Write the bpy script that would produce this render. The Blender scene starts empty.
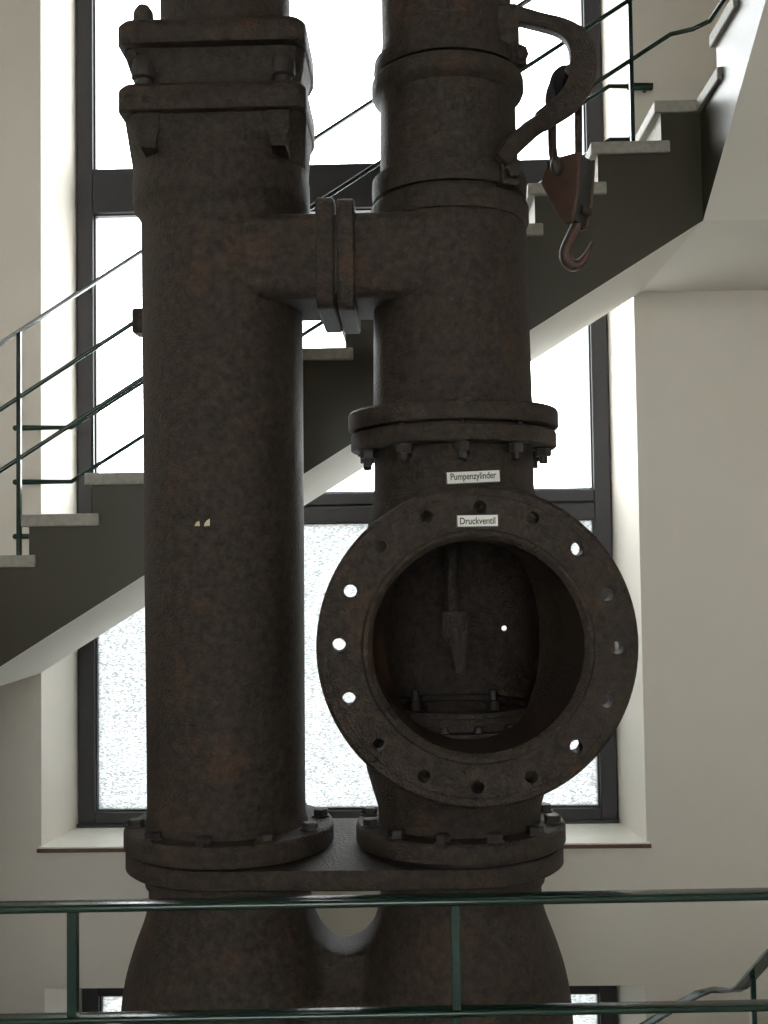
import bpy, bmesh, math, random
from mathutils import Vector, Matrix
random.seed(7)
S = bpy.context.scene
COL = S.collection
PI = math.pi

# ------------------------------------------------------------------ camera
F, TILT, YAW, ROLL = 1100.0, math.radians(2.4), math.radians(1.3), math.radians(0.8)
fw = Vector((-math.sin(YAW)*math.cos(TILT), math.cos(YAW)*math.cos(TILT), math.sin(TILT)))
rt = fw.cross(Vector((0, 0, 1))).normalized(); up = rt.cross(fw)
r2 = math.cos(ROLL)*rt - math.sin(ROLL)*up; u2 = math.cos(ROLL)*up + math.sin(ROLL)*rt
cd = bpy.data.cameras.new('camera'); cam = bpy.data.objects.new('camera', cd); COL.objects.link(cam)
cd.sensor_fit = 'VERTICAL'; cd.sensor_height = 24.0; cd.lens = F/1024*24.0
cd.clip_start = 0.05; cd.clip_end = 300
M4 = Matrix((r2, u2, -fw)).transposed().to_4x4(); M4.translation = Vector((0, 0, 1.6))
cam.matrix_world = M4
S.camera = cam

# ------------------------------------------------------------------ sky, exposure
w = bpy.data.worlds.new('overcast_sky'); S.world = w; w.use_nodes = True
bg = w.node_tree.nodes['Background']
bg.inputs['Color'].default_value = (0.985, 0.99, 0.985, 1); bg.inputs['Strength'].default_value = 10.0
S.view_settings.view_transform = 'Standard'; S.view_settings.look = 'None'
S.view_settings.gamma = 1.0; S.view_settings.use_curve_mapping = False
S.view_settings.exposure = 0.0

# ------------------------------------------------------------------ materials
def mat(name, c1, c2=None, scale=6.0, rough=0.6, rough2=None, bump=0.0, bscale=60.0, metal=0.0, spec=0.5, lo=0.35, hi=0.65, c3=None, s3=3.0, lo3=.6, hi3=.75):
    m = bpy.data.materials.new(name); m.use_nodes = True
    nt = m.node_tree; N = nt.nodes; L = nt.links
    b = N['Principled BSDF']; b.inputs['Metallic'].default_value = metal
    b.inputs['Specular IOR Level'].default_value = spec
    b.inputs['Roughness'].default_value = rough
    tc = N.new('ShaderNodeTexCoord')
    if c2 is None: b.inputs['Base Color'].default_value = (*c1, 1)
    else:
        n = N.new('ShaderNodeTexNoise'); n.inputs['Scale'].default_value = scale; n.inputs['Detail'].default_value = 8; n.inputs['Roughness'].default_value = .65
        L.new(tc.outputs['Object'], n.inputs['Vector'])
        r = N.new('ShaderNodeValToRGB'); r.color_ramp.elements[0].position = lo; r.color_ramp.elements[1].position = hi
        r.color_ramp.elements[0].color = (*c1, 1); r.color_ramp.elements[1].color = (*c2, 1)
        L.new(n.outputs['Fac'], r.inputs['Fac']); out = r.outputs['Color']
        if c3 is not None:
            n3 = N.new('ShaderNodeTexNoise'); n3.inputs['Scale'].default_value = s3; n3.inputs['Detail'].default_value = 10; n3.inputs['Roughness'].default_value = .7
            L.new(tc.outputs['Object'], n3.inputs['Vector'])
            r3 = N.new('ShaderNodeValToRGB'); r3.color_ramp.elements[0].position = lo3; r3.color_ramp.elements[1].position = hi3
            L.new(n3.outputs['Fac'], r3.inputs['Fac'])
            mx = N.new('ShaderNodeMix'); mx.data_type = 'RGBA'; mx.inputs['B'].default_value = (*c3, 1)
            L.new(r3.outputs['Color'], mx.inputs['Factor']); L.new(out, mx.inputs['A']); out = mx.outputs['Result']
        L.new(out, b.inputs['Base Color'])
        if rough2 is not None:
            mr = N.new('ShaderNodeMapRange'); mr.inputs['To Min'].default_value = rough; mr.inputs['To Max'].default_value = rough2
            L.new(n.outputs['Fac'], mr.inputs['Value']); L.new(mr.outputs['Result'], b.inputs['Roughness'])
    if bump:
        n2 = N.new('ShaderNodeTexNoise'); n2.inputs['Scale'].default_value = bscale; n2.inputs['Detail'].default_value = 6
        L.new(tc.outputs['Object'], n2.inputs['Vector'])
        bp = N.new('ShaderNodeBump'); bp.inputs['Strength'].default_value = bump; bp.inputs['Distance'].default_value = 0.01
        L.new(n2.outputs['Fac'], bp.inputs['Height']); L.new(bp.outputs['Normal'], b.inputs['Normal'])
    return m

M = {}
M['plaster'] = mat('white_plaster', (.75, .705, .635), (.78, .733, .663), 1.2, .85, bump=.06, bscale=90)
M['soffit'] = mat('soffit_plaster', (.82, .785, .72), (.85, .815, .75), .9, .85, bump=.04, bscale=60)
M['olive'] = mat('olive_gloss_paint', (.038, .034, .0195), (.043, .0385, .0225), 2.5, .36, spec=.35, bump=.03, bscale=120)
M['stone'] = mat('cast_stone_tread', (.27, .255, .22), (.36, .34, .30), 40, .6, bump=.15, bscale=180)
M['sill'] = mat('sill_stone', (.80, .77, .69), (.86, .84, .78), 8, .4)
M['sill_edge'] = mat('red_brown_sill_edge', (.10, .045, .04), (.15, .075, .06), 20, .6)
M['frame'] = mat('dark_window_frame', (.020, .019, .022), (.027, .025, .028), 3, .45)
M['green'] = mat('green_rail_paint', (.006, .027, .019), (.010, .036, .026), 9, .16, bump=.05, bscale=70)
M['iron'] = mat('rusted_cast_iron', (.0095, .0072, .0058), (.062, .041, .029), 42, .42, .68, bump=.7, bscale=140, spec=.4, lo=.36, hi=.70, c3=(.115, .050, .021), s3=4.2, lo3=.57, hi3=.86)
M['iron2'] = mat('dark_cast_iron', (.0095, .0075, .0062), (.056, .038, .027), 44, .42, .68, bump=.65, bscale=150, spec=.4, lo=.36, hi=.70, c3=(.095, .042, .020), s3=4.4, lo3=.58, hi3=.8)
M['bolt'] = mat('bolt_iron', (.024, .020, .018), (.042, .035, .030), 20, .5, bump=.3, bscale=120, spec=.4)
M['redrust'] = mat('reddish_rust_iron', (.050, .027, .020), (.085, .042, .029), 14, .5, bump=.3, bscale=90)
M['dark'] = mat('dark_greasy_iron', (.012, .012, .014), (.02, .019, .02), 12, .5, bump=.2, bscale=90)
M['white'] = mat('sign_white', (.82, .82, .77), (.86, .86, .81), 30, .5)
M['black'] = mat('sign_black_print', (.02, .02, .02), rough=.6)
M['paper'] = mat('paper_remnant', (.62, .50, .36), (.74, .64, .50), 60, .8)
M['floor'] = mat('stone_floor', (.36, .34, .30), (.44, .42, .37), 5, .5, bump=.05, bscale=50)
M['ground'] = mat('courtyard_paving', (.30, .30, .29), (.38, .38, .36), 1.5, .9)
M['concrete'] = mat('concrete_plinth', (.33, .32, .30), (.42, .41, .38), 7, .8, bump=.2, bscale=60)

def glass_clear():
    m = bpy.data.materials.new('clear_window_glass'); m.use_nodes = True; nt = m.node_tree; N = nt.nodes; L = nt.links
    N.remove(N['Principled BSDF']); o = N['Material Output']
    t = N.new('ShaderNodeBsdfTransparent'); t.inputs['Color'].default_value = (.96, .98, .98, 1)
    g = N.new('ShaderNodeBsdfGlossy'); g.inputs['Roughness'].default_value = .02
    mx = N.new('ShaderNodeMixShader'); mx.inputs[0].default_value = .05; L.new(t.outputs[0], mx.inputs[1]); L.new(g.outputs[0], mx.inputs[2])
    L.new(mx.outputs[0], o.inputs['Surface']); return m
def glass_rippled():
    # obscured, rippled glass: scatters daylight, with fine horizontal ripples that let more or less through
    m = bpy.data.materials.new('rippled_obscure_glass'); m.use_nodes = True; nt = m.node_tree; N = nt.nodes; L = nt.links
    N.remove(N['Principled BSDF']); o = N['Material Output']
    tc = N.new('ShaderNodeTexCoord'); mp = N.new('ShaderNodeMapping'); mp.inputs['Scale'].default_value = (70, 1, 210)
    L.new(tc.outputs['Object'], mp.inputs['Vector'])
    n = N.new('ShaderNodeTexNoise'); n.inputs['Scale'].default_value = 1.0; n.inputs['Detail'].default_value = 3
    L.new(mp.outputs[0], n.inputs['Vector'])
    r = N.new('ShaderNodeValToRGB'); r.color_ramp.elements[0].position = .40; r.color_ramp.elements[1].position = .56
    r.color_ramp.elements[0].color = (.235, .255, .26, 1); r.color_ramp.elements[1].color = (.52, .53, .53, 1)
    L.new(n.outputs['Fac'], r.inputs['Fac'])
    t = N.new('ShaderNodeBsdfTranslucent'); L.new(r.outputs['Color'], t.inputs['Color'])
    g = N.new('ShaderNodeBsdfGlossy'); g.inputs['Roughness'].default_value = .25; g.inputs['Color'].default_value = (.6, .6, .6, 1)
    bp = N.new('ShaderNodeBump'); bp.inputs['Strength'].default_value = .4; bp.inputs['Distance'].default_value = .004
    L.new(n.outputs['Fac'], bp.inputs['Height']); L.new(bp.outputs[0], g.inputs['Normal'])
    mx = N.new('ShaderNodeMixShader'); mx.inputs[0].default_value = .04
    L.new(t.outputs[0], mx.inputs[1]); L.new(g.outputs[0], mx.inputs[2]); L.new(mx.outputs[0], o.inputs['Surface']); return m
M['glass'] = glass_clear(); M['ripple'] = glass_rippled()

# ------------------------------------------------------------------ mesh helpers
def link(name, me, m=None, parent=None, kind=None, label=None, cat=None, group=None):
    o = bpy.data.objects.new(name, me); COL.objects.link(o)
    if m is not None and me is not None and not me.materials:
        for k in (m if isinstance(m, (list, tuple)) else [m]): me.materials.append(M[k] if isinstance(k, str) else k)
    if parent is not None: o.parent = parent
    if kind: o['kind'] = kind
    if label: o['label'] = label
    if cat: o['category'] = cat
    if group: o['group'] = group
    return o
def empty(name, loc, label, cat, group=None):
    o = link(name, None, label=label, cat=cat, group=group); o.location = loc; return o
def fin(bm, smooth=None):
    bmesh.ops.remove_doubles(bm, verts=bm.verts, dist=1e-6)
    bmesh.ops.recalc_face_normals(bm, faces=bm.faces)
    if smooth is not None:
        for f in bm.faces: f.smooth = True
        ca = math.radians(smooth)
        for e in bm.edges:
            e.smooth = not (len(e.link_faces) != 2 or e.calc_face_angle(0) > ca)
    me = bpy.data.meshes.new('m'); bm.to_mesh(me); bm.free(); return me
def add_box(bm, x0, x1, y0, y1, z0, z1, bev=0.0, mtx=None):
    c = bmesh.ops.create_cube(bm, size=1.0); vs = c['verts']
    T = Matrix.Translation(((x0+x1)/2, (y0+y1)/2, (z0+z1)/2)) @ Matrix.Diagonal((x1-x0, y1-y0, z1-z0, 1))
    bmesh.ops.transform(bm, matrix=(mtx @ T) if mtx else T, verts=vs)
    if bev:
        es = list({e for v in vs for e in v.link_edges})
        bmesh.ops.bevel(bm, geom=es, offset=bev, segments=2, affect='EDGES', profile=.5)
def box(x0, x1, y0, y1, z0, z1, bev=0.0):
    bm = bmesh.new(); add_box(bm, x0, x1, y0, y1, z0, z1, bev); return fin(bm)
def add_lathe(bm, prof, cx=0, cy=0, seg=72, close=False):
    rings = []
    for r, z in prof:
        if r < 1e-6: rings.append([bm.verts.new((cx, cy, z))])
        else: rings.append([bm.verts.new((cx+r*math.cos(2*PI*i/seg), cy+r*math.sin(2*PI*i/seg), z)) for i in range(seg)])
    prs = list(zip(rings, rings[1:])) + ([(rings[-1], rings[0])] if close else [])
    for a, b in prs:
        for i in range(seg):
            j = (i+1) % seg
            if len(a) == 1 and len(b) == 1: continue
            if len(a) == 1: bm.faces.new((a[0], b[i], b[j]))
            elif len(b) == 1: bm.faces.new((a[i], a[j], b[0]))
            else: bm.faces.new((a[i], a[j], b[j], b[i]))
def lathe(prof, cx=0, cy=0, seg=72, close=False, smooth=35):
    bm = bmesh.new(); add_lathe(bm, prof, cx, cy, seg, close); return fin(bm, smooth)
def rot_x_axis(me):   # z axis -> x axis
    me.transform(Matrix.Rotation(PI/2, 4, 'Y')); return me
def add_prism(bm, poly, axis, a, b):
    def P(p, t):
        if axis == 'Y': return (p[0], t, p[1])
        if axis == 'X': return (t, p[0], p[1])
        return (p[0], p[1], t)
    A = [bm.verts.new(P(p, a)) for p in poly]; B = [bm.verts.new(P(p, b)) for p in poly]
    bm.faces.new(A); bm.faces.new(B[::-1]); n = len(poly)
    for i in range(n): bm.faces.new((A[i], A[(i+1) % n], B[(i+1) % n], B[i]))
def prism(poly, axis, a, b, bev=0, smooth=None):
    bm = bmesh.new(); add_prism(bm, poly, axis, a, b)
    if bev: bmesh.ops.bevel(bm, geom=list(bm.edges), offset=bev, segments=2, affect='EDGES', profile=.5)
    return fin(bm, smooth)
def add_tube(bm, pts, rad, seg=12, caps=True):
    pts = [Vector(p) for p in pts]; n = len(pts); rings = []
    rads = rad if isinstance(rad, (list, tuple)) else [rad]*n
    t0 = (pts[1]-pts[0]).normalized(); ref = Vector((0, 1, 0)) if abs(t0.y) < .9 else Vector((1, 0, 0))
    for i, p in enumerate(pts):
        t = ((pts[min(i+1, n-1)]-p).normalized() + (p-pts[max(i-1, 0)]).normalized()).normalized()
        u = (ref - t*ref.dot(t)).normalized(); v = t.cross(u); ref = u
        k = 1.0
        if 0 < i < n-1: k = 1/max(.5, t.dot((pts[i+1]-p).normalized()))
        rings.append([bm.verts.new(p + (u*math.cos(2*PI*q/seg)+v*math.sin(2*PI*q/seg))*rads[i]*k) for q in range(seg)])
    for a, b in zip(rings, rings[1:]):
        for q in range(seg): bm.faces.new((a[q], a[(q+1) % seg], b[(q+1) % seg], b[q]))
    if caps: bm.faces.new(rings[0][::-1]); bm.faces.new(rings[-1])
def tube(pts, rad, seg=12, smooth=40):
    bm = bmesh.new(); add_tube(bm, pts, rad, seg); return fin(bm, smooth)
def bar(pts, wid, hei, bev=.002):
    # flat rectangular bar swept along pts; width stays horizontal, height vertical
    pts = [Vector(p) for p in pts]; n = len(pts); bm = bmesh.new(); rings = []
    for i, p in enumerate(pts):
        t = ((pts[min(i+1, n-1)]-p).normalized() + (p-pts[max(i-1, 0)]).normalized()).normalized()
        s = t.cross(Vector((0, 0, 1))).normalized(); u = s.cross(t)
        rings.append([bm.verts.new(p+s*wid/2*a+u*hei/2*b) for a, b in ((-1, -1), (1, -1), (1, 1), (-1, 1))])
    for a, b in zip(rings, rings[1:]):
        for q in range(4): bm.faces.new((a[q], a[(q+1) % 4], b[(q+1) % 4], b[q]))
    bm.faces.new(rings[0][::-1]); bm.faces.new(rings[-1])
    bmesh.ops.recalc_face_normals(bm, faces=bm.faces)
    if bev: bmesh.ops.bevel(bm, geom=[e for e in bm.edges if e.calc_face_angle(0) > 1.2], offset=bev, segments=4, affect='EDGES', profile=.5)
    return fin(bm, 50)
def round_rect(hx, hy, r, n=8):
    pts = []
    for sx, sy, a0 in ((1, 1, 0), (-1, 1, 90), (-1, -1, 180), (1, -1, 270)):
        for i in range(n+1):
            a = math.radians(a0+90*i/n); pts.append((sx*(hx-r)+r*math.cos(a), sy*(hy-r)+r*math.sin(a)))
    return pts
def loft(secs, smooth=40):   # secs: list of lists of 3-D points of equal count
    bm = bmesh.new(); R = [[bm.verts.new(p) for p in s] for s in secs]; n = len(R[0])
    for a, b in zip(R, R[1:]):
        for i in range(n): bm.faces.new((a[i], a[(i+1) % n], b[(i+1) % n], b[i]))
    bm.faces.new(R[0][::-1]); bm.faces.new(R[-1]); return fin(bm, smooth)
def evaluated(o):
    dg = bpy.context.evaluated_depsgraph_get(); dg.update()
    me = bpy.data.meshes.new_from_object(o.evaluated_get(dg)); return me
def bake(me, mods):
    # run modifiers on a temporary object and give back the finished mesh
    o = bpy.data.objects.new('temporary', me); COL.objects.link(o); extra = []
    for kind, kw in mods:
        md = o.modifiers.new('x', kind)
        for k, v in kw.items():
            if isinstance(v, bpy.types.Mesh):
                t = bpy.data.objects.new('temporary_cutter', v); COL.objects.link(t); extra.append(t); v = t
            setattr(md, k, v)
    bpy.context.view_layer.update(); r = evaluated(o)
    bpy.data.objects.remove(o)
    for t in extra: bpy.data.objects.remove(t)
    return r
def shade(me, deg):
    bm = bmesh.new(); bm.from_mesh(me); r = fin(bm, deg); return r

# ------------------------------------------------------------------ the room shell
WY, FY = 5.85, 6.27                       # wall face, window frame plane
XL, XR = -3.23, 2.50                      # side walls
Z0, Z1 = -3.143, 7.4                      # ground floor, roof
YB = -9.0                                 # wall behind the visitor
WINS = [(-1.972, 1.217, 0.079, 5.70), (-1.955, 1.19, -3.0+.6, -0.64)]   # openings at the wall face: x0, x1, z0, z1
def wall_with_openings(y0, y1, xs, zs, ops, splay):
    # wall slab between y0 (room face) and y1 (outside), openings may splay by `splay` on the sides
    bm = bmesh.new()
    for (y, sp) in ((y0, 0.0), (y1, splay)):
        X = sorted({xs[0], xs[1]} | {a for o in ops for a in (o[0]+sp, o[1]-sp)}); Z = sorted({zs[0], zs[1]} | {a for o in ops for a in o[2:4]})
        for i in range(len(X)-1):
            for j in range(len(Z)-1):
                cx, cz = (X[i]+X[i+1])/2, (Z[j]+Z[j+1])/2
                if any(o[0]+sp < cx < o[1]-sp and o[2] < cz < o[3] for o in ops): continue
                bm.faces.new([bm.verts.new((a, y, b)) for a, b in ((X[i], Z[j]), (X[i+1], Z[j]), (X[i+1], Z[j+1]), (X[i], Z[j+1]))])
    for o in ops:
        a = [(o[0], y0, o[2]), (o[1], y0, o[2]), (o[1], y0, o[3]), (o[0], y0, o[3])]
        b = [(o[0]+splay, y1, o[2]), (o[1]-splay, y1, o[2]), (o[1]-splay, y1, o[3]), (o[0]+splay, y1, o[3])]
        for i in range(4): bm.faces.new([bm.verts.new(p) for p in (a[i], a[(i+1) % 4], b[(i+1) % 4], b[i])])
    a = [(xs[0], zs[0]), (xs[1], zs[0]), (xs[1], zs[1]), (xs[0], zs[1])]
    for i in range(4):
        p, q = a[i], a[(i+1) % 4]
        bm.faces.new([bm.verts.new(v) for v in ((p[0], y0, p[1]), (q[0], y0, q[1]), (q[0], y1, q[1]), (p[0], y1, p[1]))])
    bmesh.ops.remove_doubles(bm, verts=bm.verts, dist=1e-5)
    me = bpy.data.meshes.new('m'); bmesh.ops.recalc_face_normals(bm, faces=bm.faces); bm.to_mesh(me); bm.free(); return me
SPL = 0.072
link('wall_back', wall_with_openings(WY, WY+.50, (XL-.3, XR+.3), (Z0, Z1), WINS, SPL), 'plaster', kind='structure')
link('wall_left', box(XL-.3, XL, YB-.3, WY, Z0, Z1), 'plaster', kind='structure')
link('wall_right', box(XR, XR+.3, YB-.3, WY, Z0, Z1), 'plaster', kind='structure')
REAR = [(-2.75, 2.05, 0.75, 4.55)]
link('wall_rear', wall_with_openings(YB-.3, YB, (XL, XR), (Z0, Z1), REAR, 0), 'plaster', kind='structure')
link('ceiling', box(XL-.3, XR+.3, YB-.3, WY+.5, Z1, Z1+.3), 'plaster', kind='structure')
link('floor', box(XL, XR, YB, WY, Z0-.3, Z0), 'floor', kind='structure')
FZ = -0.072
link('floor', box(XL, XR, YB, 2.06, FZ-.24, FZ), 'floor', kind='structure')          # gallery the visitor stands on
link("floor", box(1.254, XR, 2.06, 2.995, FZ-.24, FZ), 'floor', kind='structure')      # head of the lower stairs
link('ceiling', box(XL, XR, YB, 2.06, 4.80, 5.047), 'plaster', kind='structure')      # gallery of the next storey
g = link('courtyard_ground', box(-60, 60, -60, 60, Z0-.8, Z0-.4), 'ground', kind='structure')

# ------------------------------------------------------------------ windows
def window(name, x0, x1, z0, z1, y, bars, obscured, fw_=.095, bot=.078, top=.095):
    root = link(name, None, kind='structure'); root.location = (0, 0, 0)
    d0, d1 = y, y+.085
    xi0, xi1 = x0+fw_, x1-fw_
    bm = bmesh.new()
    add_box(bm, x0, xi0, d0, d1, z0, z1, .006); add_box(bm, xi1, x1, d0, d1, z0, z1, .006)
    add_box(bm, xi0, xi1, d0, d1, z0, z0+bot, .006); add_box(bm, xi0, xi1, d0, d1, z1-top, z1, .006)
    fo = link('window_frame', fin(bm), 'frame', root)
    for b0, b1, split in bars:
        if split:
            zc = (b0+b1)/2+.01
            link('transom', box(xi0, xi1, d0, d1, b0, zc-.004, .005), 'frame', root)
            link('transom', box(xi0, xi1, d0+.006, d1, zc+.004, b1, .005), 'frame', root)
            link('transom_seal', box(xi0, xi1, d0+.03, d1-.01, zc-.006, zc+.006), 'dark', root)
        else: link('transom', box(xi0, xi1, d0, d1, b0, b1, .006), 'frame', root)
    cuts = [z0+bot] + [v for b in bars for v in b[:2]] + [z1-top]
    for i in range(0, len(cuts), 2):
        a, b = cuts[i], cuts[i+1]; t = .009
        # glazing beads round each pane, then the pane itself
        bm = bmesh.new()
        for q in ((xi0, xi0+t, a, b), (xi1-t, xi1, a, b), (xi0+t, xi1-t, a, a+t), (xi0+t, xi1-t, b-t, b)):
            add_box(bm, q[0], q[1], d0+.03, d1-.005, q[2], q[3])
        link('glazing_bead', fin(bm), 'frame', root)
        link('pane', box(xi0+t*.6, xi1-t*.6, d0+.058, d0+.064, a+t*.6, b-t*.6), 'ripple' if i//2 in obscured else 'glass', root)
    return root
w1 = window('window_1', -1.905, 1.15, 0.10, 5.70, FY, [(1.808, 1.977, True), (3.626, 3.885, False)], {0})
link('window_stop', box(-1.905, 1.15, FY-.025, FY, .10, .118), 'frame', w1)
window('window_2', -1.885, 1.12, -2.4, -.64, FY, [], {0}, top=.21)
window('window_3', REAR[0][0], REAR[0][1], REAR[0][2], REAR[0][3], YB-.2, [(1.9, 2.0, False), (3.3, 3.4, False)], set())
sl_ = link('trim_1', box(-1.985, 1.232, WY-.018, FY, .082, .10, .003), 'sill', kind='structure')
link('sill_edge', box(-1.99, 1.237, WY-.026, WY-.0005, .072, .092, .003), 'sill_edge', sl_)

# ------------------------------------------------------------------ staircase
RISE, RUN = .1706, .269
YI = 4.6; XCR, XCL = 1.254, -1.98
SL = .052
def zk(k): return 1.634 + RISE*k
def xl(k): return -1.901 + RUN*k
ZC = 2.999
def zb(x): return ZC if x == XCR else  1.166 + .61*(x+1.725)
def flight_mesh(poly, axis, a, b, inner):
    bm = bmesh.new(); add_prism(bm, poly, axis, a, b); bmesh.ops.recalc_face_normals(bm, faces=bm.faces)
    for f in bm.faces:
        n = f.normal
        if n.dot(inner) > .9: f.material_index = 0
        elif n.z < -.3: f.material_index = 1
        else: f.material_index = 2
    me = bpy.data.meshes.new('m'); bm.to_mesh(me); bm.free()
    return me
def staircase(dz, lab, up_steps, full):
    R = empty('staircase', (0, 0, 0), lab, 'staircase')
    # back flight with both corner landings
    P = [(XL, zk(-1)-SL+dz), (xl(0)+.03, zk(-1)-SL+dz)]
    for k in range(0, 11):
        P += [(xl(k)+.03, zk(k)-SL+dz), (xl(k+1)+.03, zk(k)-SL+dz)]
    P += [(xl(11)+.03, zk(11)-SL+dz), (XR, zk(11)-SL+dz), (XR, zb(XCR)+dz), (XCR, zb(XCR)+dz), (XCL, zb(XCL)+dz), (XL, zb(XCL)+dz)]
    link('flight_body', flight_mesh(P, 'Y', YI, WY, Vector((0, -1, 0))), ['olive', 'soffit', 'stone'], R)
    # right flight rising towards the visitor
    y = 4.34; P = [(YI, zk(11)-SL+dz), (y, zk(11)-SL+dz)]
    for i in range(up_steps):
        P += [(y, zk(12+i)-SL+dz), (y-RUN, zk(12+i)-SL+dz)]; y -= RUN
    ye = y; P += [(ye, zb(XCR)+dz+.583*(YI-ye)), (YI, zb(XCR)+dz)]
    link('flight_body', flight_mesh(P, 'X', XCR, XR, Vector((-1, 0, 0))), ['olive', 'soffit', 'stone'], R)
    def tread(x0, x1, y0, y1, zt): return link('tread', box(x0, x1, y0, y1, zt-SL, zt, .006), 'stone', R)
    for k in range(0, 11): tread(xl(k), xl(k)+.332, YI-.02, WY, zk(k)+dz)
    # corner slabs
    tread(xl(11), XR, YI-.02, WY, zk(11)+dz); tread(XCR-.02, XR, 4.27, YI-.021, zk(11)+dz)
    y = 4.37
    for i in range(up_steps): tread(XCR-.02, XR, y-.33, y, zk(12+i)+dz); y -= RUN
    if full:
        tread(XL, xl(0)+.06, YI-.02, WY, zk(-1)+dz-.0005); tread(XL, XCL+.02, 4.27, YI-.021, zk(-1)+dz)
        y = 4.30; P = [(YI, zk(-1)-SL+dz), (y, zk(-1)-SL+dz)]
        for i in range(8):
            P += [(y, zk(-2-i)-SL+dz), (y-RUN, zk(-2-i)-SL+dz)]; y -= RUN
        P += [(y, FZ+.001), (y, FZ-.24), (YI-.3, zb(XCL)-.12), (YI, zb(XCL)+dz)]
        link('flight_body', flight_mesh(P, 'X', XL, XCL, Vector((1, 0, 0))), ['olive', 'soffit', 'stone'], R)
        y = 4.33
        for i in range(8): tread(XL, XCL+.02, y-RUN-.03, y-.03+.03, zk(-2-i)+dz); y -= RUN
    return R
staircase(0, 'olive-sided concrete staircase with grey stone treads climbing across the tall window', 8, True)
staircase(-4.601, 'lower flight of the concrete stairs below the tall window', 5, False)

# railing of the stair, on the well side
def stair_railing(dz, lab, hi):
    R = empty('stair_railing', (-1.649, YI+.03, zk(0)+dz), lab, 'railing'); o = R.location
    def rel(pts): return [Vector(p)+Vector((0, 0, dz))-o for p in pts]
    y = YI+.03; sl = .632
    def path(z0, zc, ze, x_end):
        return rel([(-2.03, 2.2, z0-.21-sl*(4.45-2.2)), (-2.03, 4.45, z0-.21), (-2.02, y-.03, z0-.185), (-1.96, y, z0+sl*(-1.96+1.726)), (x_end, y, z0+sl*(x_end+1.726)), (1.24, y-.005, zc-.022), (1.305, y-.03, zc), (1.345, y-.14, zc+.05), (1.355, y-.35, zc+.17), (1.355, y-.35-hi, zc+.17+hi*.60)])
    for nm, zz, me in (('handrail', 2.545, 'h'), ('rail', 2.262, 'r'), ('rail', 2.000, 'r')):
        xe = 1.145; zc = zz+sl*(xe+1.726)+.04
        p = path(zz, zc, 0, xe)
        link(nm, bar(p, .036, .012) if me == 'h' else tube(p, .0095, 10), 'green', R)
    for k, x in ((0, -1.655), (3, -.85), (7, .225), (10, .975)):
        zt = 2.545+sl*(x+1.726)+dz
        link('post', box(x-o.x-.009, x-o.x+.009, -.011, .011, zk(k)+dz-o.z, zt-o.z, .002), 'green', R)
    for i in range(0, 8, 3):
        yy = 4.165-i*RUN
        link('post', box(-2.03-o.x-.011, -2.03-o.x+.011, yy-.009-o.y, yy+.009-o.y, zk(-2-i)+dz-SL-o.z, 2.545-.21-sl*(4.45-yy)+dz-o.z, .002), 'green', R)
    for i in range(0, 5, 2):
        yy = 4.3-i*RUN
        zt = 2.545+sl*(1.12+1.726)+.04+.17+(YI+.03-.35-yy)*.6+dz
        link('post', box(1.355-o.x-.011, 1.355-o.x+.011, yy-.009-o.y, yy+.009-o.y, zk(12+i)+dz-SL-o.z-.0, zt-o.z, .002), 'green', R)
    return R
stair_railing(0, 'thin dark green steel railing running up the stairs', 1.9)
# lower stair handrail: visible only at its upper corner
R = empty('stair_handrail', (1.254, 4.6, -1.09), 'dark green flat handrail at lower right, bending round the stair corner', 'handrail'); o = R.location
pts = [(-.9, 4.60, -1.43), (.941, 4.60, -.316), (1.085, 4.60, -.232), (1.15, 4.60, -.197), (1.21, 4.595, -.178), (1.245, 4.55, -.165), (1.262, 4.46, -.130), (1.265, 4.38, -.085), (1.265, 4.04, .152), (1.265, 3.02, .82), (1.265, 2.80, .97), (1.265, 2.72, .986), (1.265, 2.07, .986)]
link('handrail', bar([Vector(p)-o for p in pts], .056, .012, .005), 'green', R)
for x, y, zb_, zt in ((1.265, 4.23, -1.0, .01), (1.265, 3.4, -.5, .565), (1.265, 2.6, FZ, .98), (.5, 4.60, -1.6, -.59), (-.5, 4.60, -2.2, -1.195)):
    link('post', box(x-.009-o.x, x+.009-o.x, y-.009-o.y, y+.009-o.y, zb_-o.z, zt-o.z, .002), 'green', R)
link('rail', tube([Vector(p)+Vector((0, 0, -.28))-o for p in pts], .009, 10), 'green', R)

# guard bars in front of the window, fixed to the wall on both sides
R = empty('window_guard', (-2.122, 5.79, 1.75), 'thin green guard bars fixed to the wall across the tall window behind the stairs', 'guard rail'); o = R.location
for i in range(3):
    d = -.289*i
    p = [(-2.09, WY, 2.32+d), (-2.09, 5.79, 2.32+d), (-1.79, 5.79, 2.318+d), (1.10, 5.79, 4.096+d), (1.30, 5.79, 4.090+d), (1.30, WY, 4.090+d)]
    link('guard_bar', tube([Vector(q)-o for q in p], .011, 10), 'green', R)
    link('end_cap', tube([Vector(q)-o for q in ((1.20, 5.79, 4.092+d), (1.33, 5.79, 4.088+d))], .02, 12), 'green', R)
for x in (-1.676, 0.6):
    zt = 2.318+(x+1.79)*.6152
    link('guard_post', box(x-.008-o.x, x+.008-o.x, -.008, .008, zt-.578-.02-o.z, zt-o.z, .002), 'green', R)

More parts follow.
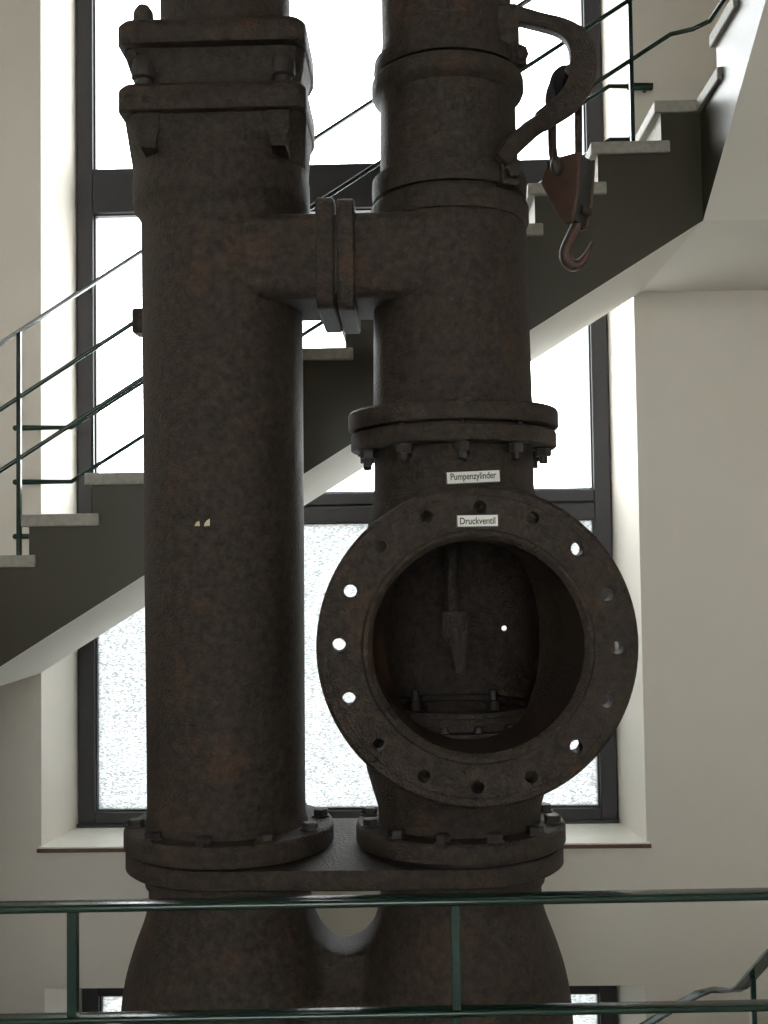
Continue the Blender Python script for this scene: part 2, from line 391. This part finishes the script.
# ------------------------------------------------------------------ the pump
PY = 3.30
AX, BX = -.555, .136          # axes of the two columns
ALX, BLX = -.547, .136        # axes at the bolted foot
PUMP = empty('water_pump', (-.21, PY, Z0), 'huge rusty brown cast iron pump with two upright pipes standing in the stairwell', 'pump')
po = PUMP.location
def part(name, me, m, parent=None, label=None, loc=None):
    # meshes are written in world coordinates; parts hang below the pump's base point
    o = link(name, me, m, parent or PUMP, label=label)
    if parent is None: o.location = -po if loc is None else Vector(loc)-po
    elif loc is not None: o.location = Vector(loc)
    return o
def hexhead(r=.024, h=.022):
    bm = bmesh.new(); add_lathe(bm, [(0, 0), (r*1.25, 0), (r*1.25, .004), (r, .0041), (r, h-.004), (r*.82, h), (0, h)], seg=6)
    return fin(bm)
def nut_down():
    bm = bmesh.new()
    add_lathe(bm, [(0, 0), (.030, 0), (.030, -.005), (0, -.005)], seg=16)
    add_lathe(bm, [(0, -.005), (.0245, -.005), (.0245, -.026), (0, -.026)], seg=6)
    add_lathe(bm, [(0, -.026), (.013, -.026), (.013, -.044), (.010, -.048), (0, -.048)], seg=12)
    return fin(bm)
HEX, LOW, NUT = hexhead(), hexhead(.022, .009), nut_down()
for me in (HEX, LOW, NUT): me.materials.append(M['bolt'])
def bolts(parent, me, cx, cy, z, r, n, a0, jitter=True):
    for i in range(n):
        a = math.radians(a0+360*i/n)
        b = link('bolt', me, None, parent); b.location = (cx+r*math.sin(a), cy-r*math.cos(a), z)
        b.rotation_euler = (0, 0, random.uniform(0, 1) if jitter else a)

# rising pipe (left)
part('riser_pipe', lathe([(.0, .70), (.240, .70), (.240, .826), (.237, .836), (.2335, .858), (.2335, .95), (.2375, 1.6), (.2415, 2.55), (.242, 2.622), (.250, 2.635), (.264, 2.657), (.2665, 2.668), (.2665, 2.735), (.264, 2.742), (.264, 2.80), (.0, 2.80)], AX, PY, 96), 'iron')
# square gland flanges at the head of the rising pipe
GX, GY = -.540, 3.29
def rr(hx, hy, r, z):   # square front corners, round back
    out = []
    for sx, sy, a0, q in ((1, 1, 0, .245), (-1, 1, 90, .245), (-1, -1, 180, r), (1, -1, 270, r)):
        for i in range(9):
            a = math.radians(a0+90*i/8); out.append((GX+sx*(hx-q)+q*math.cos(a), GY+sy*(hy-q)+q*math.sin(a), z))
    return out
def circ(r, z, cx, cy):
    n = len(round_rect(1, 1, .5, 8)); src = round_rect(1, 1, .999, 8)
    return [(cx+r*x/math.hypot(x, y), cy+r*y/math.hypot(x, y), z) for x, y in src]
part('bell_socket', loft([circ(.264, 2.74, AX, PY), circ(.264, 2.765, AX, PY), rr(.262, .240, .06, 2.868)]), 'iron')
for z0, z1 in ((2.868, 2.944), (3.060, 3.128)):
    part('gland_plate', loft([rr(.264, .268, .045, z0), rr(.268, .272, .045, z0+.006), rr(.268, .272, .045, z1-.012), rr(.258, .262, .04, z1)], 50), 'iron')
part('gland_body', loft([rr(.234, .215, .14, 2.944), rr(.238, .218, .12, 2.96), rr(.262, .232, .05, 3.06)]), 'iron2')
part('upper_pipe', lathe([(.0, 3.10), (.205, 3.10), (.205, 3.134), (.197, 3.14), (.197, 7.4), (0, 7.4)], -.540, PY, 80), 'iron')
for sx in (-1, 1):
    for sy in (-1, 1):
        x, y = GX+sx*.2, GY+(-.215 if sy < 0 else .10)
        bm = bmesh.new()
        add_lathe(bm, [(0, 2.86), (.014, 2.86), (.014, 3.128), (0, 3.128)], x, y, 14)
        add_lathe(bm, [(0, 2.945), (.022, 2.945), (.024, 2.972), (.035, 2.978), (.035, 3.01), (.030, 3.03), (.018, 3.042), (0, 3.042)], x, y, 12)
        if sx < 0: add_lathe(bm, [(0, 3.128), (.030, 3.128), (.030, 3.15), (.028, 3.172), (.016, 3.19), (0, 3.192)], x, y, 12)
        part('gland_bolt', fin(bm, 35), 'bolt')
for x in (-.722, -.352):
    part('bolt_lug', prism([(x-.034, 2.87), (x+.034, 2.87), (x+.034, 2.815), (x+.022, 2.80), (x+.022, 2.765), (x-.022, 2.765), (x-.022, 2.80), (x-.034, 2.815)], 'Y', 3.043, 3.20, .004), 'iron2')
part('side_lug', box(AX-.268, AX-.225, PY-.05, PY+.03, 2.285, 2.36, .008), 'iron2')
# torn sticker on the pipe
bm = bmesh.new()
def patch(pts, rad, cx, cz, a0):
    vs = []
    for (u, v) in pts:
        a = a0+u/rad; vs.append((AX+rad*math.sin(a), PY-rad*math.cos(a), cz+v))
    return vs
def shell(poly, rad, cz, a0, t=.0015):
    bm = bmesh.new(); A = [bm.verts.new(p) for p in patch(poly, rad, 0, cz, a0)]; B = [bm.verts.new(p) for p in patch(poly, rad+t, 0, cz, a0)]
    bm.faces.new(A[::-1]); bm.faces.new(B); n = len(A)
    for i in range(n): bm.faces.new((A[i], A[(i+1) % n], B[(i+1) % n], B[i]))
    return fin(bm)
a0 = -.083
ps = part('sticker_remnant', shell([(-.026, -.012), (-.010, -.012), (-.012, .002), (-.020, -.001)], .2395, 1.709, a0), 'paper', label='torn cream sticker remnant')
link('sticker_scrap', shell([(.002, -.013), (.018, -.012), (.018, .008), (.010, .003), (.004, -.004)], .2395, 1.709, a0), 'paper', ps)

# cross branch between the two columns
BZ = 2.486
def xlathe(prof, seg=64, smooth=35, y=PY, z=BZ):   # profile (r, x)
    bm = bmesh.new(); add_lathe(bm, prof, 0, 0, seg)
    bmesh.ops.transform(bm, matrix=Matrix.Translation((0, y, z)) @ Matrix.Rotation(PI/2, 4, 'Y'), verts=bm.verts)
    return fin(bm, smooth)
def duct(x0, x1, yc, hy, zc, hz, r, b=.005):
    def sec(x, d): return [(x, yc+u, zc+v) for u, v in round_rect(hy-d, hz-d, r, 6)]
    return loft([sec(x0, b), sec(x0+b, 0), sec(x1-b, 0), sec(x1, b)], 40)
part('branch_pipe', duct(-.52, -.249, 3.262, .184, 2.468, .124, .045), 'iron')
part('branch_pipe', duct(-.147, .08, 3.262, .184, 2.468, .124, .045), 'iron')
part('branch_flange', duct(-.252, -.1995, 3.25, .193, 2.467, .160, .03), 'iron')
part('branch_flange', duct(-.1935, -.143, 3.25, .191, 2.462, .160, .03), 'iron')
part('branch_gasket', duct(-.200, -.193, 3.25, .17, 2.460, .125, .03, .001), 'dark')

# pump cylinder (right column)
part('pump_cylinder', lathe([(0, 2.0), (.244, 2.0), (.241, 2.04), (.238, 2.07), (.2325, 2.4), (.2305, 2.58), (.226, 2.60), (0, 2.60)], BX, PY, 96), 'iron')
part('collar_ring', lathe([(0, 2.585), (.220, 2.585), (.234, 2.592), (.239, 2.602), (.239, 2.645), (.234, 2.655), (.216, 2.660), (0, 2.660)], BX, PY, 96), 'iron2')
part('cylinder_head', lathe([(0, 2.655), (.216, 2.655), (.213, 2.70), (.208, 2.76), (.205, 2.95), (.206, 2.975), (.214, 2.982), (.226, 2.992), (.2305, 3.003), (.2305, 3.034), (.226, 3.042), (.206, 3.05), (.203, 3.10), (0, 3.10)], BX, PY, 96), 'iron2')
part('upper_pipe', lathe([(0, 3.09), (.203, 3.09), (.201, 3.13), (.197, 3.16), (.197, 7.4), (0, 7.4)], BX, PY, 80), 'iron')
# bolted flange pair
mfa = part('flange', lathe([(0, 1.977), (.310, 1.977), (.314, 1.981), (.314, 2.025), (.309, 2.032), (0, 2.032)], BX, PY, 96), 'iron')
mfb = part('flange', lathe([(0, 1.918), (.302, 1.918), (.307, 1.922), (.307, 1.963), (.303, 1.968), (0, 1.968)], BX, PY, 96), 'iron')
part('gasket', lathe([(0, 1.968), (.272, 1.968), (.272, 1.977), (0, 1.977)], BX, PY, 64), 'dark')
bolts(mfb, NUT, BX, PY, 1.918, .270, 10, 3); bolts(mfa, LOW, BX, PY, 2.032, .272, 10, 3)
for i in range(10):
    a = math.radians(3+36*i); x, y = BX+.283*math.sin(a), PY-.283*math.cos(a)
    link('bolt_shank', lathe([(0, 1.96), (.009, 1.96), (.009, 1.98), (0, 1.98)], x, y, 10), 'bolt', mfb)

# valve housing: hollow casting with a big round opening towards the gallery
DA = math.radians(3.2)                         # the opening turns slightly to the right
DC = Vector((.173, 2.82, 1.372))               # centre of the flange face
DM = Matrix.Translation(DC) @ Matrix.Rotation(DA, 4, 'Z') @ Matrix.Rotation(-PI/2, 4, 'X')   # local +z runs into the housing
def dlathe(prof, seg=96, smooth=None):
    bm = bmesh.new(); add_lathe(bm, prof, 0, 0, seg, False); bmesh.ops.transform(bm, matrix=DM, verts=bm.verts); return fin(bm, smooth)
outer = lathe([(0, .810), (.240, .810), (.238, .84), (.241, .87), (.256, .92), (.273, .98), (.285, 1.06), (.290, 1.16), (.290, 1.54), (.284, 1.62), (.262, 1.69), (.245, 1.76), (.2385, 1.81), (.2375, 1.92), (0, 1.92)], BX, PY, 72, smooth=None)
stub = dlathe([(0, .05), (.310, .05), (.303, .09), (.303, .30), (.27, .36), (0, .36)], 72)
inner = lathe([(0, .86), (.21, .86), (.25, 1.02), (.258, 1.1), (.258, 1.62), (.22, 1.8), (0, 1.8)], BX, PY, 64, smooth=None)
bore = dlathe([(0, -.05), (.272, -.05), (.272, .27), (.22, .36), (.15, .42), (0, .42)], 72)
bm = bmesh.new(); add_lathe(bm, [(0, 0), (.009, 0), (.009, .2), (0, .2)], seg=12)
bmesh.ops.transform(bm, matrix=Matrix.Translation((.297, 3.44, 1.372)) @ Matrix.Rotation(-PI/2, 4, 'X'), verts=bm.verts); hole = fin(bm)
hm = bake(outer, [('BOOLEAN', dict(operation='UNION', solver='EXACT', object=stub)), ('BOOLEAN', dict(operation='DIFFERENCE', solver='EXACT', object=inner)),
                  ('BOOLEAN', dict(operation='DIFFERENCE', solver='EXACT', object=bore)), ('BOOLEAN', dict(operation='DIFFERENCE', solver='EXACT', object=hole))])
hm = shade(hm, 32)
part('valve_housing', hm, 'iron')
# the flange ring with its sixteen holes
disc = dlathe([(.272, .004), (.278, -.004), (.286, -.009), (.294, -.009), (.299, -.001), (.306, .0), (.383, .0), (.386, .003), (.404, .004), (.411, .009), (.4145, .016), (.4145, .050), (.408, .056), (.272, .056), (.272, .004)], 128)
bm = bmesh.new()
for i in range(16):
    a = 2*PI*i/16+math.radians(1.5); add_lathe(bm, [(0, -.05), (.0168, -.05), (.0168, .12), (0, .12)], .356*math.sin(a), -.356*math.cos(a), 20)
bmesh.ops.transform(bm, matrix=DM, verts=bm.verts); cut = fin(bm)
dm = shade(bake(disc, [('BOOLEAN', dict(operation='DIFFERENCE', solver='EXACT', object=cut))]), 30)
part('valve_flange', dm, 'iron', label='wide round flange with sixteen empty bolt holes around a dark opening')
# the valve inside
vs = part('valve_seat', lathe([(.17, 1.09), (.258, 1.09), (.258, 1.112), (.235, 1.116), (.235, 1.150), (.17, 1.150), (.17, 1.09)], BX, PY, 64), 'iron2')
SH = hexhead(.013, .016); SH.materials.append(M['bolt'])
bolts(vs, SH, BX, PY, 1.116, .246, 16, 11)
for dx in (-.125, .115):
    link('stud', lathe([(0, 1.13), (.022, 1.13), (.022, 1.158), (.012, 1.16), (.012, 1.19), (0, 1.19)], BX+dx-.0, PY+.12, 12), 'bolt', vs)
vst = part('valve_stem', tube([(BX-.01, PY+.02, 1.82), (BX-.01, PY+.02, 1.42)], .021, 14), 'iron2')
link('valve_guide', prism([(BX-.045, 1.44), (BX+.035, 1.44), (BX+.035, 1.36), (BX+.02, 1.25), (BX-.005, 1.25), (BX-.012, 1.34), (BX-.045, 1.36)], 'Y', PY-.01, PY+.05, .005), 'iron2', vst)
part('valve_cage', lathe([(.20, 1.15), (.225, 1.15), (.225, 1.165), (.20, 1.165), (.20, 1.15)], BX, PY, 48), 'iron2')

# lower flanges of both columns, the plate that ties them, the breeches casting
lf = part('base_flange', lathe([(0, .7635), (.303, .7635), (.3085, .769), (.3085, .812), (.306, .819), (.299, .824), (0, .824)], ALX, PY, 96), 'iron')
rf = part('base_flange', lathe([(0, .768), (.303, .768), (.3085, .773), (.3085, .814), (.306, .821), (.299, .826), (0, .826)], BX+.002, PY, 96), 'iron')
part('gasket', lathe([(0, .7595), (.285, .7595), (.285, .768), (0, .768)], BX+.002, PY, 64), 'dark')
bolts(lf, HEX, ALX, PY, .824, .273, 10, -6); bolts(rf, HEX, BX, PY, .826, .274, 12, 18)
def stadium(r, z, n=40):
    p = []
    for i in range(n+1):
        a = -PI/2+PI*i/n; p.append((BLX-.002+r*math.cos(a), PY+r*math.sin(a), z))
    for i in range(n+1):
        a = PI/2+PI*i/n; p.append((ALX+.002+r*math.cos(a), PY+r*math.sin(a), z))
    return p
part('tie_plate', loft([stadium(.297, .704), stadium(.305, .710), stadium(.305, .752), stadium(.300, .7595)], 40), 'iron')
bm = bmesh.new()
bulb = [(0, -.55), (.20, -.55), (.25, -.42), (.295, -.2), (.322, .02), (.326, .14), (.323, .24), (.316, .33), (.303, .40), (.278, .48), (.252, .545), (.240, .585), (.238, .60), (.238, .715), (0, .715)]
me_b = lathe(bulb, ALX, PY, 64, smooth=None); me_c = lathe(bulb, BX, PY, 64, smooth=None)
bm = bmesh.new(); bm.from_mesh(me_b); bm.from_mesh(me_c)
mx_ = (ALX+BX)/2; web = [(AX, -.3), (BX, -.3), (BX, .58), (BX-.20, .58)]
for i in range(17):
    a = PI*i/16; web.append((mx_+.104*math.cos(a), .590-.128*math.sin(a)))
web += [(AX+.20, .58), (AX, .58)]
wb = bmesh.new(); add_prism(wb, web, 'Y', PY-.10, PY+.10); bmesh.ops.triangulate(wb, faces=wb.faces[:]); wm = fin(wb); bm.from_mesh(wm)
c = bmesh.ops.create_uvsphere(bm, u_segments=32, v_segments=20, radius=1.0)
bmesh.ops.transform(bm, matrix=Matrix.Translation((mx_, PY, -.02)) @ Matrix.Diagonal((.33, .285, .44, 1)), verts=c['verts'])
me = bpy.data.meshes.new('m'); bm.to_mesh(me); bm.free()
me = bake(me, [('REMESH', dict(mode='VOXEL', voxel_size=.016)), ('SMOOTH', dict(factor=.5, iterations=12)), ('SUBSURF', dict(levels=1, render_levels=1))])
for p in me.polygons: p.use_smooth = True
part('breeches_casting', me, 'iron')
part('neck_band', lathe([(.236, .655), (.247, .655), (.247, .70), (.236, .70), (.236, .655)], ALX, PY, 72), 'iron2')
part('neck_band', lathe([(.236, .655), (.247, .655), (.247, .70), (.236, .70), (.236, .655)], BX, PY, 72), 'iron2')
part('pedestal', loft([stadium(.30, -.53), stadium(.30, -.60), stadium(.24, -.62), stadium(.24, -2.55), stadium(.36, -2.58), stadium(.36, -2.655)]), 'iron')
link('pump_plinth', box(-1.15, .73, PY-.6, PY+.6, Z0, -2.655, .02), 'concrete', label='concrete plinth under the big iron pump', cat='plinth')
PUMP.location.z = Z0
# ------------------------------------------------------------------ name plates
def text_mesh(s, height, depth=.0012):
    c = bpy.data.curves.new('t', 'FONT'); c.body = s; c.size = height; c.align_x = 'CENTER'; c.align_y = 'CENTER'; c.extrude = depth/2; c.offset = .0003
    o = bpy.data.objects.new('temporary', c); COL.objects.link(o); bpy.context.view_layer.update()
    me = evaluated(o); bpy.data.objects.remove(o); return me
def sign(s, loc, wx, wz, size, roll, yaw, lab):
    bm = bmesh.new(); add_box(bm, -wx/2, wx/2, -.002, .002, -wz/2, wz/2, .0008)
    pl = part('name_plate', fin(bm), 'white', label=lab, loc=loc); pl.rotation_euler = (0, roll, yaw)
    bm = bmesh.new(); t = .0022
    for q in ((-wx/2, wx/2, wz/2-t, wz/2), (-wx/2, wx/2, -wz/2, -wz/2+t), (-wx/2, -wx/2+t, -wz/2+t, wz/2-t), (wx/2-t, wx/2, -wz/2+t, wz/2-t)):
        add_box(bm, q[0], q[1], -.0026, -.0019, q[2], q[3])
    link('plate_border', fin(bm), 'black', pl)
    tm = text_mesh(s, size); 
    x0 = min(v.co.x for v in tm.vertices); x1 = max(v.co.x for v in tm.vertices); z0 = min(v.co.y for v in tm.vertices); z1 = max(v.co.y for v in tm.vertices)
    k = (wx*.84)/(x1-x0)
    tm.transform(Matrix.Translation((-(x0+x1)/2, -(z0+z1)/2, 0))); tm.transform(Matrix.Rotation(PI/2, 4, 'X') @ Matrix.Diagonal((k, 1, 1, 1))); tm.transform(Matrix.Translation((0, -.0028, 0)))
    tm.materials.clear(); link('lettering', tm, 'black', pl)
sign('Pumpenzylinder', (.180, 3.052, 1.8215), .152, .036, .026, math.radians(-2.2), math.radians(6), 'small white plate lettered Pumpenzylinder')
fy = DC + Matrix.Rotation(DA, 3, 'Z') @ Vector((.002, -.0026, .320))
sign('Druckventil', fy, .108, .033, .024, math.radians(-.3), DA, 'small white plate lettered Druckventil')

# ------------------------------------------------------------------ hoisting bracket on the right column and its hook block
def strip(cent, wid, y0, y1):
    # flat iron bent in the XZ plane
    pts = [Vector((x, 0, z)) for x, z in cent]; n = len(pts); L_, R_ = [], []
    for i, p in enumerate(pts):
        t = (pts[min(i+1, n-1)]-pts[max(i-1, 0)]).normalized(); nn = Vector((-t.z, 0, t.x))
        L_.append(p+nn*wid[i]/2); R_.append(p-nn*wid[i]/2)
    bm = bmesh.new(); rows = []
    for a, b in zip(L_, R_): rows.append([bm.verts.new((q.x, y, q.z)) for q, y in ((a, y0), (b, y0), (b, y1), (a, y1))])
    for a, b in zip(rows, rows[1:]):
        for q in range(4): bm.faces.new((a[q], a[(q+1) % 4], b[(q+1) % 4], b[q]))
    bm.faces.new(rows[0][::-1]); bm.faces.new(rows[-1]); bmesh.ops.recalc_face_normals(bm, faces=bm.faces)
    bmesh.ops.bevel(bm, geom=[e for e in bm.edges if e.calc_face_angle(0) > 1.0], offset=.006, segments=2, affect='EDGES', profile=.5)
    return fin(bm, 40)
def spline(P, n=6):
    out = []
    for i in range(len(P)-1):
        p0, p1, p2, p3 = P[max(i-1, 0)], P[i], P[i+1], P[min(i+2, len(P)-1)]
        for k in range(n):
            t = k/n; out.append(tuple(.5*((2*b)+(-a+c)*t+(2*a-5*b+4*c-d)*t*t+(-a+3*b-3*c+d)*t**3) for a, b, c, d in zip(p0, p1, p2, p3)))
    out.append(tuple(P[-1])); return out
HB = [(.27, 3.258, .05), (.337, 3.250, .05), (.422, 3.226, .046), (.492, 3.203, .052), (.536, 3.163, .070), (.549, 3.10, .078), (.539, 3.035, .078), (.500, 2.975, .070), (.431, 2.926, .060), (.345, 2.862, .056), (.285, 2.79, .058), (.262, 2.71, .06)]
kk = 3.245/3.30
HB = [(a*kk, 1.6+(b-1.6)*kk, c) for a, b, c in HB]
sp = spline(HB, 5)
hb = part('hoisting_bracket', strip([(a, b) for a, b, c in sp[2:42]], [c for a, b, c in sp[2:42]], PY-.075, PY-.035), 'iron2')
part('bracket_stay', bar([(.44, 3.245, 2.912), (.375, 3.20, 2.855), (.30, 3.105, 2.762), (.275, 3.095, 2.725)], .030, .052, .006), 'iron2')
for z0, z1, r, tilt in ((3.052, 3.098, .222, 0), (2.670, 2.735, .232, 0)):
    st = part('clamp_strap', lathe([(r-.016, z0), (r, z0), (r+.002, (z0+z1)/2), (r, z1), (r-.016, z1), (r-.016, z0)], BX, PY, 80), 'iron2')
    a = math.radians(44 if z0 < 2.9 else 62); x, y = BX+r*math.sin(a), PY-r*math.cos(a)
    bm = bmesh.new(); add_box(bm, -.032, .032, -.022, .03, z0-.008, z1+.008, .006)
    bmesh.ops.transform(bm, matrix=Matrix.Translation((x, y, 0)) @ Matrix.Rotation(a*.7, 4, 'Z'), verts=bm.verts)
    link('strap_lug', fin(bm), 'iron2', st)
    b = link('bolt', HEX, None, st); b.location = (x+.012*math.sin(a), y-.022*math.cos(a), (z0+z1)/2); b.rotation_euler = (PI/2, 0, a*.7)
bm = bmesh.new(); add_box(bm, .25, .345, PY-.13, PY+.0, 3.07, 3.225, .012); part('bracket_arm_root', fin(bm), 'iron2')
bm = bmesh.new(); add_lathe(bm, [(0, -.03), (.02, -.03), (.02, .12), (0, .12)], seg=14); bmesh.ops.transform(bm, matrix=Matrix.Translation((.505, PY-.04, 3.045)) @ Matrix.Rotation(-PI/2, 4, 'X'), verts=bm.verts)
part('bracket_pin', fin(bm, 35), 'bolt')

HK = empty('hook_block', (.50, PY, 2.47), 'rusty iron pulley block with a hook hanging from the bracket on the right pipe', 'hook'); ho = HK.location
def hp(name, me, m, parent=None, label=None):
    o = link(name, me, m, parent or HK, label=label)
    if parent is None: o.location = -ho
    return o
# sheave held by the bracket
bm = bmesh.new(); add_lathe(bm, [(0, -.020), (.030, -.020), (.030, -.013), (.060, -.013), (.062, -.008), (.050, .0), (.062, .008), (.060, .013), (.030, .013), (.030, .020), (0, .020)], seg=40)
bmesh.ops.transform(bm, matrix=Matrix.Translation((.496, PY+.0, 3.020)) @ Matrix.Rotation(math.radians(25), 4, 'Z') @ Matrix.Rotation(-PI/2, 4, 'X') @ Matrix.Diagonal((.85, 1.1, 1, 1)), verts=bm.verts)
hp('sheave', fin(bm, 35), 'dark')
hp('shackle', strip([(a, b) for a, b in spline([(.515, 3.065), (.478, 3.058), (.455, 3.02), (.447, 2.985), (.452, 2.95)], 5)], [.03]*21, PY-.012, PY+.012), 'iron2')
hp('hanger_rod', tube([(.452, PY-.01, 3.00), (.450, PY-.01, 2.84), (.452, PY-.015, 2.80), (.455, PY-.03, 2.765)], .0135, 12), 'iron2')
hp('hanger_rod', tube([(.536, PY+.02, 3.00), (.533, PY+.02, 2.77)], .012, 12), 'iron2')
bm = bmesh.new(); bmesh.ops.create_uvsphere(bm, u_segments=16, v_segments=10, radius=1); bmesh.ops.transform(bm, matrix=Matrix.Translation((.457, PY-.045, 2.765)) @ Matrix.Diagonal((.019, .014, .03, 1)), verts=bm.verts)
hp('rod_end', fin(bm, 60), 'bolt')
BA = math.radians(-38)
BMX = Matrix.Translation((.505, PY, 0)) @ Matrix.Rotation(BA, 4, 'Z')
def blk(poly, y0, y1, bev):
    bm = bmesh.new(); add_prism(bm, poly, 'Y', y0, y1)
    bmesh.ops.recalc_face_normals(bm, faces=bm.faces)
    if bev: bmesh.ops.bevel(bm, geom=list(bm.edges), offset=bev, segments=2, affect='EDGES', profile=.5)
    bmesh.ops.transform(bm, matrix=BMX, verts=bm.verts); return fin(bm)
cheek = [(-.048, 2.795), (.060, 2.795), (.052, 2.69), (.032, 2.59), (.006, 2.587), (-.025, 2.632), (-.072, 2.727), (-.066, 2.752), (-.050, 2.777)]
hp('cheek_plate', blk(cheek, -.054, -.042, .003), 'redrust', label='reddish rusty side plate of the block')
hp('cheek_plate', blk(cheek, .036, .048, .003), 'redrust')
inner_ = [(-.044, 2.79), (.056, 2.79), (.047, 2.69), (.028, 2.60), (.005, 2.60), (-.02, 2.65), (-.064, 2.727), (-.058, 2.76)]
hp('block_core', blk(inner_, -.042, .036, 0), 'dark')
bm = bmesh.new(); add_box(bm, -.028, .028, -.026, .026, 2.625, 2.65, .004, Matrix.Translation((.53, PY-.0, 0)) @ Matrix.Rotation(BA, 4, 'Z')); hp('swivel', fin(bm), 'iron2')
hk = spline([(.522, 2.645), (.519, 2.60), (.503, 2.562), (.487, 2.525), (.486, 2.497), (.503, 2.476), (.527, 2.480), (.546, 2.503), (.558, 2.528), (.566, 2.546)], 4)
nh = len(hk); rr_ = [.0135+.006*math.sin(PI*min(1, i/(nh*.8))) if i < nh*.62 else .0135+.006*math.sin(PI*min(1, i/(nh*.8)))-(i-nh*.62)/(nh*.38)*.0095 for i in range(nh)]
hp('hook', tube([(x, PY, z) for x, z in hk], rr_, 14, 50), 'redrust')

# ------------------------------------------------------------------ gallery balustrade in front of the visitor
R = empty('gallery_railing', (-.622, 2.0, FZ), 'dark green steel gallery railing crossing the foreground', 'railing'); o = R.location
def gy(x): return 2.0+.035*(x+.05)
XE = XCR+.011; XS = XCL-.05
link('handrail', bar([Vector((XS, gy(XS), .986))-o, Vector((XE, gy(XE), .986))-o], .040, .014, .0062), 'green', R)
for z in (.789, .58, .38, .18):
    link('rail', bar([Vector((XS, gy(XS), z))-o, Vector((XE, gy(XE), z))-o], .032, .012, .005), 'green', R)
for x in (XS+.012, -1.294, -.611, .072, .755, XE-.012):
    link('post', box(x-.009-o.x, x+.009-o.x, gy(x)-2.0-.009, gy(x)-2.0+.009, 0, .981-o.z, .002), 'green', R)
